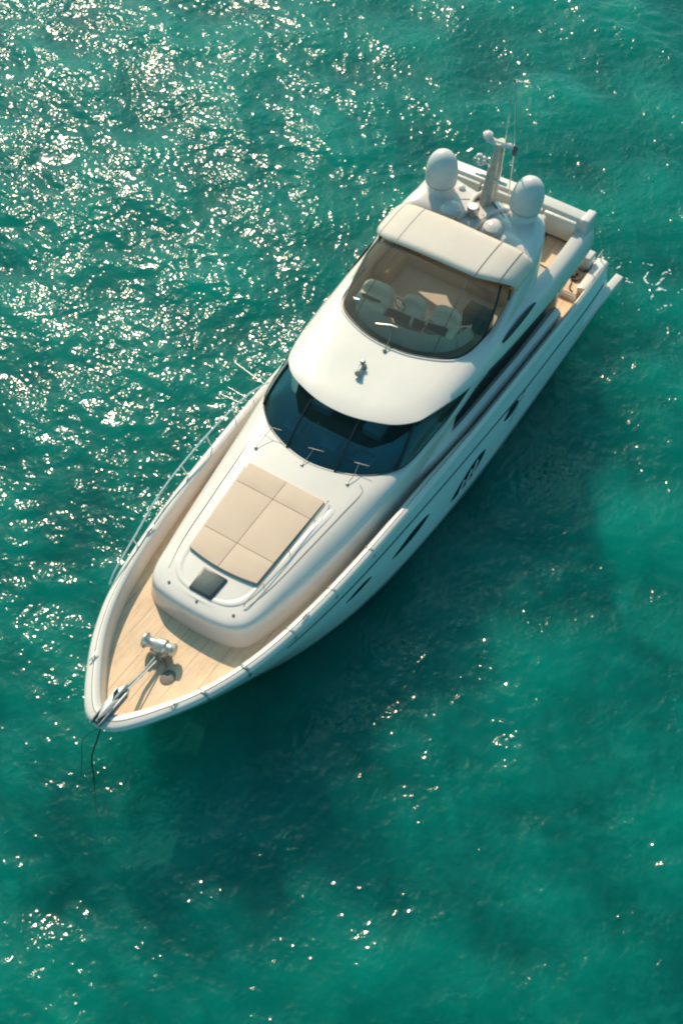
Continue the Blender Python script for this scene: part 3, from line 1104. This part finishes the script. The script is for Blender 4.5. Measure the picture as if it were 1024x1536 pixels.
mb.tube(cr([(8.8, -1.6, 4.42), (8.62, -.7, 4.5), (8.55, .3, 4.5), (8.35, 1.2, 4.46), (7.9, 1.8, 4.4)], 6), .022, 6)
for x, y in ((8.8, -1.6), (8.58, 0), (8.5, .6), (7.9, 1.8)):
    mb.tube([(x, y, 4.05), (x, y, 4.48)], .016, 6)
mb.build('console_rail', STEEL, console)
mb = MB()
mb.tube(cr([(8.28 + .06 * math.cos(a), -.35 + .2 * math.cos(a), 4.42 + .2 * math.sin(a)) for a in np.linspace(0, 2 * math.pi, 13)], 2), .016, 6)
mb.build('steering_wheel', BLACK, console)


def helm_seat(x, y, w, rot=0.0):
    """rounded bucket: base, cushion, backrest"""
    t = MB()
    t.box((x - .28, y - w * .4, 3.41), (x + .22, y + w * .4, 3.8))
    o = t.build('helm_seat', SEATW, yacht, bevel=.06, seg=3)
    t = MB()
    t.box((x - .30, y - w / 2, 3.8), (x + .32, y + w / 2, 4.24))
    t.build('seat_cushion', SEATW, o, bevel=.13, seg=4)
    t = MB()
    rows = []
    for k in range(9):
        v = -1 + 2 * k / 8
        yy = y + v * w * .46
        bx = x - .34 + .10 * v * v
        hh = .56 * (1 - abs(v) ** 6 * .25)
        rows.append([(bx - .02, yy, 3.9), (bx - .14, yy, 3.9 + hh), (bx - .06, yy, 3.98 + hh), (bx + .13, yy, 3.93 + hh), (bx + .16, yy, 3.95)])
    t.loft(rows, True, True, True)
    t.build('seat_backrest', SEATW, o, bevel=.05, seg=3)
    return o


helm_seat(8.3, -1.2, 1.1)
helm_seat(8.22, -.05, .8)
helm_seat(8.1, .98, .95)
mb = MB()
mb.box((6.75, 1.15, 3.41), (7.25, 1.95, 4.12))
mb.build('wet_bar', BLACK, yacht, bevel=.03)
mb = MB()
mb.box((5.35, -2.0, 3.41), (5.9, 1.9, 3.9))
mb.box((5.2, -2.0, 3.41), (5.42, 1.9, 4.5))
mb.box((5.9, -2.05, 3.41), (7.0, -1.5, 3.9))
mb.build('dinette_bench', TANV, yacht, bevel=.06, seg=3)

# ------------------------------------------------------------------ canopy
mb = MB()
cs = [(c[0] * 1.04, *c[1:]) for c in [(a, b, f - .12, k) for a, b, f, k in [(-2.27, 4.78, 6.40, 5.32), (-2.17, 5.02, 6.62, 5.30), (-1.95, 5.22, 6.95, 5.30), (-1.6, 5.34, 7.12, 5.32), (-1.25, 5.39, 7.16, 5.34), (-.6, 5.44, 7.18, 5.36), (0, 5.46, 7.19, 5.38), (.6, 5.44, 7.18, 5.38), (1.25, 5.39, 7.12, 5.34), (1.6, 5.34, 7.0, 5.30), (1.95, 5.22, 6.78, 5.26), (2.17, 5.02, 6.55, 5.2), (2.27, 4.78, 6.40, 5.2)]]]
fr_, bk_ = cr([(c[2], c[0], c[1]) for c in cs], 4), cr([(c[3], c[0], c[1]) for c in cs], 4)
rows = []
for t in np.linspace(0, 1, 9):
    rows.append([a.lerp(b, t) + Vector((0, 0, .035 * (1 - (2 * t - 1) ** 2) - (.03 if t == 0 else 0) - (.04 if t == 1 else 0))) for a, b in zip(fr_, bk_)])
mb.loft(rows)
canopy = mb.build('canopy', CANVAS, yacht, sharp=70, solid=.045)
for jj in (16, 32, 39, 9):
    b = MB()
    pp = [r[jj] for r in rows]
    b.loft([[p + Vector((0, -.014, .004)) for p in pp], [p + Vector((0, 0, .016)) for p in pp], [p + Vector((0, .014, .004)) for p in pp]])
    b.build('canopy_seam', RUBBER if jj in (32, 39) else FLOORG, canopy)
for s in (1, -1):
    b = MB()
    b.tube([(6.42, s * 2.2, 4.80), (6.5, s * 2.17, 4.06)], .03, 8)
    b.build('canopy_post', BLACK, canopy)
    b = MB()
    b.tube([(5.35, s * 2.2, 4.84), (5.35, s * 2.27, 4.1)], .03, 8)
    b.build('canopy_post', BLACK, canopy)

# ------------------------------------------------------------------ radar arch
AL = [(4.90, 0, 5.0), (4.95, .8, 5.04), (5.1, 1.4, 5.1), (5.25, 1.85, 5.12), (5.5, 2.13, 5.0), (6.2, 2.30, 4.65), (7.2, 2.40, 4.15), (8.5, 2.44, 3.93)]
AT = [(3.55, 0, 5.04), (3.5, .8, 5.10), (3.45, 1.4, 5.16), (3.7, 1.85, 5.14), (4.3, 2.16, 4.95), (4.75, 2.32, 4.4), (4.95, 2.38, 3.8), (5.0, 2.40, 3.45)]
al, at_ = ring(AL, 6), ring(AT, 6)
nA = len(al)
th = .24
rows = []
for i in range(nA):
    a, b = al[i], at_[i]
    t_ = (al[min(i + 1, nA - 1)] - al[max(i - 1, 0)]).normalized()
    nrm = (b - a).cross(t_).normalized()
    if nrm.z < 0:
        nrm = -nrm
    sec = []
    for f_, o_ in ((0, -.06), (.04, .0), (.2, .05), (.5, .07), (.8, .05), (.97, 0), (1.0, -.06), (.95, -th), (.5, -th - .03), (.06, -th)):
        sec.append(a.lerp(b, f_) + nrm * o_)
    rows.append(sec)
mb = MB()
mb.loft(rows, True, True, True)
arch = mb.build('radar_arch', GEL, yacht, sharp=60)
# raised lip round the arch well, pods in front
for s in (1, -1):
    b = MB()
    b.lathe((4.72, s * .72 - .05, 4.98), [(.26, 0), (.30, .1), (.27, .22), (.16, .31), (0, .34)], 20, sx=1.2, sy=1.1)
    b.build('arch_pod', GEL, arch)
b = MB()
b.tube(cr([(4.9, -.45, 5.02), (4.55, -.3, 5.16), (4.0, -.42, 5.14), (3.6, -.3, 5.2)], 5), .07, 8)
b.tube(cr([(4.95, .2, 5.0), (4.5, .28, 5.18), (4.0, .5, 5.14), (3.7, 1.0, 5.22)], 5), .06, 8)
b.build('arch_lip', GEL, arch)
b = MB()
b.lathe((4.55, -.12, 5.02), [(.13, 0), (.16, .12), (.19, .34), (.15, .42), (0, .43)], 14)
b.build('searchlight', STEEL, arch)
b = MB()
b.box((4.25, -.34, 5.0), (4.5, -.14, 5.26))
b.build('equipment_box', TANV, arch, bevel=.03)

DPROF = [(.40, 0), (.46, .05), (.475, .2), (.485, .38), (.475, .56), (.44, .74), (.38, .90), (.29, 1.03), (.17, 1.12), (.06, 1.155), (0, 1.16)]
for s in (1, -1):
    bx_, by_ = (3.85, 1.19) if s > 0 else (4.17, -1.46)
    b = MB()
    b.lathe((bx_, by_, 5.05), [(.55, 0), (.47, .1), (.36, .22), (.34, .36), (.38, .40)], 28)
    ped = b.build('dome_pedestal', GEL, arch)
    b = MB()
    ax_ = (0, .03, 1) if s < 0 else (-.02, .12, 1)
    b.lathe((bx_, by_, 5.45), DPROF, 32, axis=ax_)
    dome = b.build('radar_dome', DOMEW, yacht, sharp=70)
    b = MB()
    b.lathe((bx_, by_, 5.45), [(.462, .065), (.472, .085), (.474, .105), (.466, .12)], 32, axis=ax_)
    b.build('dome_band', FLOORG, dome)

for s in (1, -1):
    b = MB()
    b.tube(cr([(4.45, s * 1.0, 5.06), (4.2, s * .75, 5.12), (3.95, s * .4, 5.10), (3.8, s * .15, 5.15)], 5), .022, 6)
    b.build('cable', RUBBER, arch)
    b = MB()
    b.lathe((3.75, s * .95, 5.10), [(.09, 0), (.11, .02), (.11, .10), (.05, .15), (0, .155)], 14)
    b.build('gps_antenna', DOMEW, arch)
# mast
b = MB()
prof = []
for k in range(9):
    t = k / 8
    c = Vector((3.75 - .35 * t, -.06 + .03 * t, 5.05 + 2.0 * t))
    w, d = .21 - .10 * t, .34 - .16 * t
    prof.append([c + Vector((d * math.cos(a), w * math.sin(a), 0)) for a in np.linspace(0, 2 * math.pi, 17)[:-1]])
b.loft(prof, True, True, True)
MASTM = principled('weathered_mast_paint', (0.50, 0.46, 0.40), 0.4, metal=0.3, noise=0.3, nscale=5)
mast = b.build('mast', MASTM, yacht)
b = MB()
b.loft([[(3.62, -.42, 7.03), (3.5, -.42, 7.15), (3.3, -.42, 7.03)], [(3.6, -.1, 6.98), (3.46, -.1, 7.1), (3.26, -.1, 6.98)], [(3.5, .3, 7.0), (3.4, .3, 7.1), (3.28, .3, 7.0)], [(3.46, .48, 7.02), (3.38, .48, 7.1), (3.3, .48, 7.02)]], True, True, True)
b.build('mast_spreader', GEL, mast, bevel=.02)
b = MB()
b.lathe((3.45, -.42, 7.06), [(.10, 0), (.15, .04), (.15, .14), (.08, .2), (0, .21)], 14)
b.build('mast_light', GEL, mast)
b = MB()
b.lathe((3.38, .45, 6.75), [(.05, 0), (.08, .05), (.08, .28), (.05, .34), (0, .35)], 10)
b.build('anemometer', RUBBER, mast)
b = MB()
b.tube([(3.6, -.05, 6.2), (3.55, -.45, 6.25)], .03, 6)
for q in range(5):
    b.lathe((3.58 + .06 * math.cos(q * 1.3), -.48 + .09 * math.sin(q * 1.3), 6.18 + .05 * q), [(.07, 0), (.09, .06), (.05, .13), (0, .14)], 10)
b.build('loudhailer', GEL, mast)
b = MB()
b.box((3.55, -.16, 5.75), (3.78, .12, 5.86))
b.tube([(3.75, -.55, 5.92), (3.75, .5, 5.92)], .055, 8)
b.tube([(3.68, -.02, 5.86), (3.72, -.02, 5.95)], .06, 8)
b.build('open_array_radar', GEL, mast, bevel=.015)
b = MB()
b.tube([(3.98, -.2, 5.1), (3.7, -.15, 6.3)], .035, 6)
b.tube([(3.9, .12, 5.1), (3.62, .06, 6.5)], .03, 6)
b.build('mast_strut', STEEL, mast)
for (p, q, tp) in (((3.36, .06, 5.2), (3.36, .1, 7.1), (3.34, .13, 9.1)), ((3.34, .42, 5.2), (3.34, .4, 7.1), (3.34, .19, 9.2))):
    b = MB()
    b.tube([p, q, tp], [.02, .018, .013], 5)
    b.build('whip_antenna', RAILW, mast)
b = MB()
b.lathe((3.34, .16, 9.12), [(.02, 0), (.03, .04), (.02, .09), (0, .1)], 8)
b.build('antenna_tip', RUBBER, mast)

# ------------------------------------------------------------------ aft flybridge seating
b = MB()
b.loft([[(1.85, -2.7, 3.3), (2.30, -2.7, 3.3), (2.36, -2.7, 4.2), (2.30, -2.7, 4.40), (1.95, -2.7, 4.42), (1.85, -2.7, 4.3)], [(1.72, 0, 3.3), (2.22, 0, 3.3), (2.30, 0, 4.2), (2.24, 0, 4.40), (1.85, 0, 4.42), (1.74, 0, 4.3)], [(1.78, 2.5, 3.3), (2.24, 2.5, 3.3), (2.32, 2.5, 4.2), (2.26, 2.5, 4.40), (1.9, 2.5, 4.42), (1.8, 2.5, 4.3)]], True, True, True)
settee = b.build('aft_settee', SEATW, yacht, bevel=.03)
b = MB()
b.box((1.72, 2.42, 3.5), (2.34, 2.72, 4.47))
b.build('settee_arm', GEL, settee, bevel=.08, seg=3)
b = MB()
b.box((2.3, -2.2, 3.41), (2.95, 1.35, 3.86))
b.build('seat_cushion', SEATW, settee, bevel=.06, seg=3)
for y0, y1 in ((-2.1, -1.0), (-.95, .1), (.15, 1.2), (1.25, 2.35)):
    b = MB()
    b.box((2.28, y0, 3.84 if y1 < 1.3 else 3.5), (2.44, y1, 4.30))
    b.build('back_cushion', SEATW, settee, bevel=.05, seg=3)
b = MB()
b.box((2.35, .75, 3.86), (3.05, 1.42, 4.2))
b.build('folded_cover', CANVAS, settee, bevel=.09, seg=3)

# ------------------------------------------------------------------ saloon sides under the overhang
for s in (1, -1):
    b = MB()
    xs_ = np.linspace(3.6, 13.4, 22)
    yw = lambda x: float(np.interp(x, [3.6, 6.5, 9.5, 11, 13.4], [2.66, 2.66, 2.60, 2.50, 2.16]))
    b.loft([[(x, s * (yw(x) + .10), Zdeck(x) - .02) for x in xs_], [(x, s * (yw(x) + .17), Zdeck(x) + .30) for x in xs_], [(x, s * (yw(x) + .16), Zdeck(x) + .48) for x in xs_], [(x, s * (yw(x) + .08), Zdeck(x) + .60) for x in xs_], [(x, s * (yw(x) - .05), Zdeck(x) + .64) for x in xs_]])
    side = b.build('cabin_side', GEL, yacht, sharp=70)
    b = MB()
    xs_ = np.linspace(3.6, 10.6, 15)
    b.loft([[(x, s * (yw(x) - .03), Zdeck(x) + .62) for x in xs_], [(x, s * (yw(x) - .06), 3.0) for x in xs_], [(x, s * (yw(x) - .10), 3.65) for x in xs_]])
    b.build('side_window', SIDEGLASS, side)
    # slanting pillar between the windshield glass and the side window
    b = MB()
    pl = cr([(11.6, 2.46, 2.95), (10.6, 2.53, 3.08), (9.8, 2.57, 3.25), (9.1, 2.60, 3.45), (8.4, 2.64, 3.56)], 5)
    rows = []
    for k, p in enumerate(pl):
        t = k / (len(pl) - 1)
        w = .19 + .07 * t
        rows.append([(p.x - w * .6, s * (p.y + .02), p.z - w * .9), (p.x, s * (p.y + .05), p.z - w * .2), (p.x + w * .5, s * (p.y + .01), p.z + w * .6), (p.x, s * (p.y - .12), p.z)])
    b.loft(rows, True, True, True)
    b.build('window_pillar', GEL, side, bevel=.01)
    # aft wing that carries the overhang
    b = MB()
    b.loft([[(3.9, s * 2.42, 1.25), (3.2, s * 2.42, 1.25)], [(3.7, s * 2.52, 2.1), (2.9, s * 2.52, 2.1)], [(4.4, s * 2.66, 2.9), (2.6, s * 2.66, 2.9)], [(5.2, s * 2.72, 3.3), (2.3, s * 2.72, 3.3)]])
    b.build('overhang_wing', GEL, side, solid=.1)
b = MB()
b.box((3.55, -2.3, 1.2), (3.62, 2.3, 3.3))
b.build('saloon_door', SIDEGLASS, yacht)

# ------------------------------------------------------------------ rails and deck gear
rail_ctrl = [(19.6, -2.30, 2.74), (19.2, -2.40, 2.85), (18.2, -2.58, 2.90), (16.5, -2.90, 2.92), (14.6, -3.0, 2.92), (13.1, -2.96, 2.92), (12.3, -2.86, 2.91), (11.7, -2.66, 2.9)]
rp_ = cr(rail_ctrl, 6)
b = MB()
b.tube(rp_, .023, 8)
guard = b.build('guard_rail', RAILW, yacht)
for x in (18.2, 16.9, 15.6, 14.4, 13.2, 12.2):
    p = min(rp_, key=lambda q: abs(q.x - x))
    b = MB()
    b.tube([(p.x, p.y, p.z), (p.x, -(Ysheer(23 - p.x) - .1), Zsheer(p.x) + .05)], .015, 6)
    b.build('stanchion', RAILW, guard)
for (p, q) in (((11.85, -2.65, 2.9), (11.6, -3.95, 2.9)), ((12.5, -2.9, 2.85), (12.42, -3.6, 2.8)), ((12.75, -2.9, 2.85), (12.75, -3.6, 2.8))):
    b = MB()
    b.tube([p, q], .007 if p[0] < 12 else .003, 6)
    b.build('boathook_pole', RAILW, guard)

# straps / fairleads lying over the port gunwale
for i, x in enumerate((20.85, 19.7, 18.15, 16.5, 14.85)):
    yy = Ysheer(23 - x)
    b = MB()
    w = .045 if i < 2 else .03
    pth = [(yy - wcap(x) - .05, Zsheer(x) - .1), (yy - wcap(x) - .01, Zsheer(x) + .05), (yy - wcap(x) * .5, Zsheer(x) + .085), (yy - .03, Zsheer(x) + .06), (yy + .03, Zsheer(x) - .06), (yy + .015, Zsheer(x) - .26)]
    b.loft([[(x - w, y, z) for y, z in pth], [(x + w, y, z) for y, z in pth]])
    b.build('fairlead_strap', GALV if i < 2 else STEEL, yacht, solid=.012)

# windlass, capstan, chain bar, anchor on the bow
wl_ = MB()
wl_.lathe((20.36, -.62, 2.56), [(.10, 0), (.20, .02), (.22, .08), (.15, .14), (.13, .24), (.15, .34), (.20, .40), (.21, .62), (.15, .68), (.15, .78), (.19, .82), (.17, .9), (.06, .93)], 20, axis=(-.17, 1, 0))
windlass = wl_.build('windlass', STEEL, yacht)
b = MB()
b.box((20.12, -.36, 2.14), (20.5, .06, 2.5))
b.build('windlass_base', STEEL, windlass, bevel=.04)
b = MB()
b.tube([(20.5, -.1, 2.42), (21.2, -.06, 2.5), (21.95, -.03, 2.84)], .045, 8)
b.tube([(20.55, -.02, 2.40), (21.95, .03, 2.82)], .02, 6)
b.build('chain_pipe', GALV, yacht)
b = MB()
b.tube([(20.45, .02, 2.4), (20.6, .28, 2.34)], .035, 8)
b.lathe((20.78, .42, 2.17), [(.19, 0), (.20, .02), (.18, .05), (.10, .07), (0, .075)], 16, sx=1.2)
b.build('foot_switch', principled('dull_grey_paint', (0.20, 0.175, 0.145), 0.6, noise=0.3, nscale=8), yacht)

b = MB()
b.prism([(22.98, -.10), (22.98, .10), (22.6, .18), (22.0, .19), (21.8, .10), (21.8, -.10), (22.0, -.19), (22.6, -.18)], 2.80, 2.875)
roller = b.build('bow_roller', GALV, yacht, bevel=.02)
for s in (1, -1):
    b = MB()
    b.prism([(23.02, s * .13), (21.95, s * .16), (21.95, s * .125), (23.02, s * .095)], 2.85, 2.98)
    b.build('roller_cheek', GALV, roller, bevel=.01)
an = MB()
an.tube([(21.75, 0, 2.9), (22.3, 0, 2.95), (22.95, 0, 2.93)], [.05, .045, .05], 8)
anchor = an.build('anchor', GALV, yacht)
for s in (1, -1):
    b = MB()
    b.add([(22.92, 0, 3.0), (22.55, s * .15, 2.98), (22.1, s * .13, 2.97), (22.35, 0, 3.02), (22.92, 0, 2.95), (22.55, s * .15, 2.94), (22.1, s * .13, 2.93), (22.35, 0, 2.96)],
          [(0, 1, 2, 3), (4, 7, 6, 5), (0, 4, 5, 1), (1, 5, 6, 2), (2, 6, 7, 3), (3, 7, 4, 0)])
    b.build('anchor_fluke', GALV, anchor, bevel=.008)
for (x, y) in ((21.55, -.72), (21.55, .72), (17.6, -2.5), (17.6, 2.5)):
    yy = math.copysign(Ysheer(23 - x) - wcap(x) * .5, y)
    zz = Zsheer(x) + .07
    b = MB()
    b.tube(cr([(x - .16, yy, zz + .07), (x - .05, yy, zz + .085), (x + .05, yy, zz + .085), (x + .16, yy, zz + .07)], 3), .018, 6)
    for q in (-.05, .05):
        b.tube([(x + q, yy, zz), (x + q, yy, zz + .08)], .016, 6)
    b.build('mooring_cleat', STEEL, yacht)

# ------------------------------------------------------------------ loose things
b = MB()
b.tube(cr([(22.7, -.12, 2.35), (22.85, -.35, 1.4), (23.0, -.62, .3), (23.2, -.55, -.5), (23.5, -.4, -1.3), (23.9, -.2, -2.4)], 6), .022, 6)
b.tube(cr([(22.72, -.05, 2.3), (22.95, -.75, 1.2), (23.05, -.95, .1), (23.3, -.9, -.6)], 5), .009, 5)
tag(b.build('anchor_rope', ROPE, None), 'dark anchor rope hanging from the bow into the water', 'rope')

b = MB()
coil = []
for k in range(70):
    a = k * .36
    r_ = .06 + .0019 * k
    coil.append((1.62 + r_ * math.cos(a) * 1.25, 2.42 + r_ * math.sin(a), 1.50 + .03 * (k % 17) / 8 + .02 * random.random()))
b.tube(cr(coil, 2), .035, 6)
b.tube(cr([(1.45, 2.35, 1.485), (1.2, 2.6, 1.485), (1.15, 2.75, 1.485)], 5), .022, 6)
b.tube(cr([(1.95, 2.4, 1.485), (2.2, 2.45, 1.485), (2.3, 2.6, 1.485)], 5), .022, 6)
tag(b.build('coiled_rope', ROPEB, None), 'small dark coil of rope lying on the aft cockpit teak', 'rope')
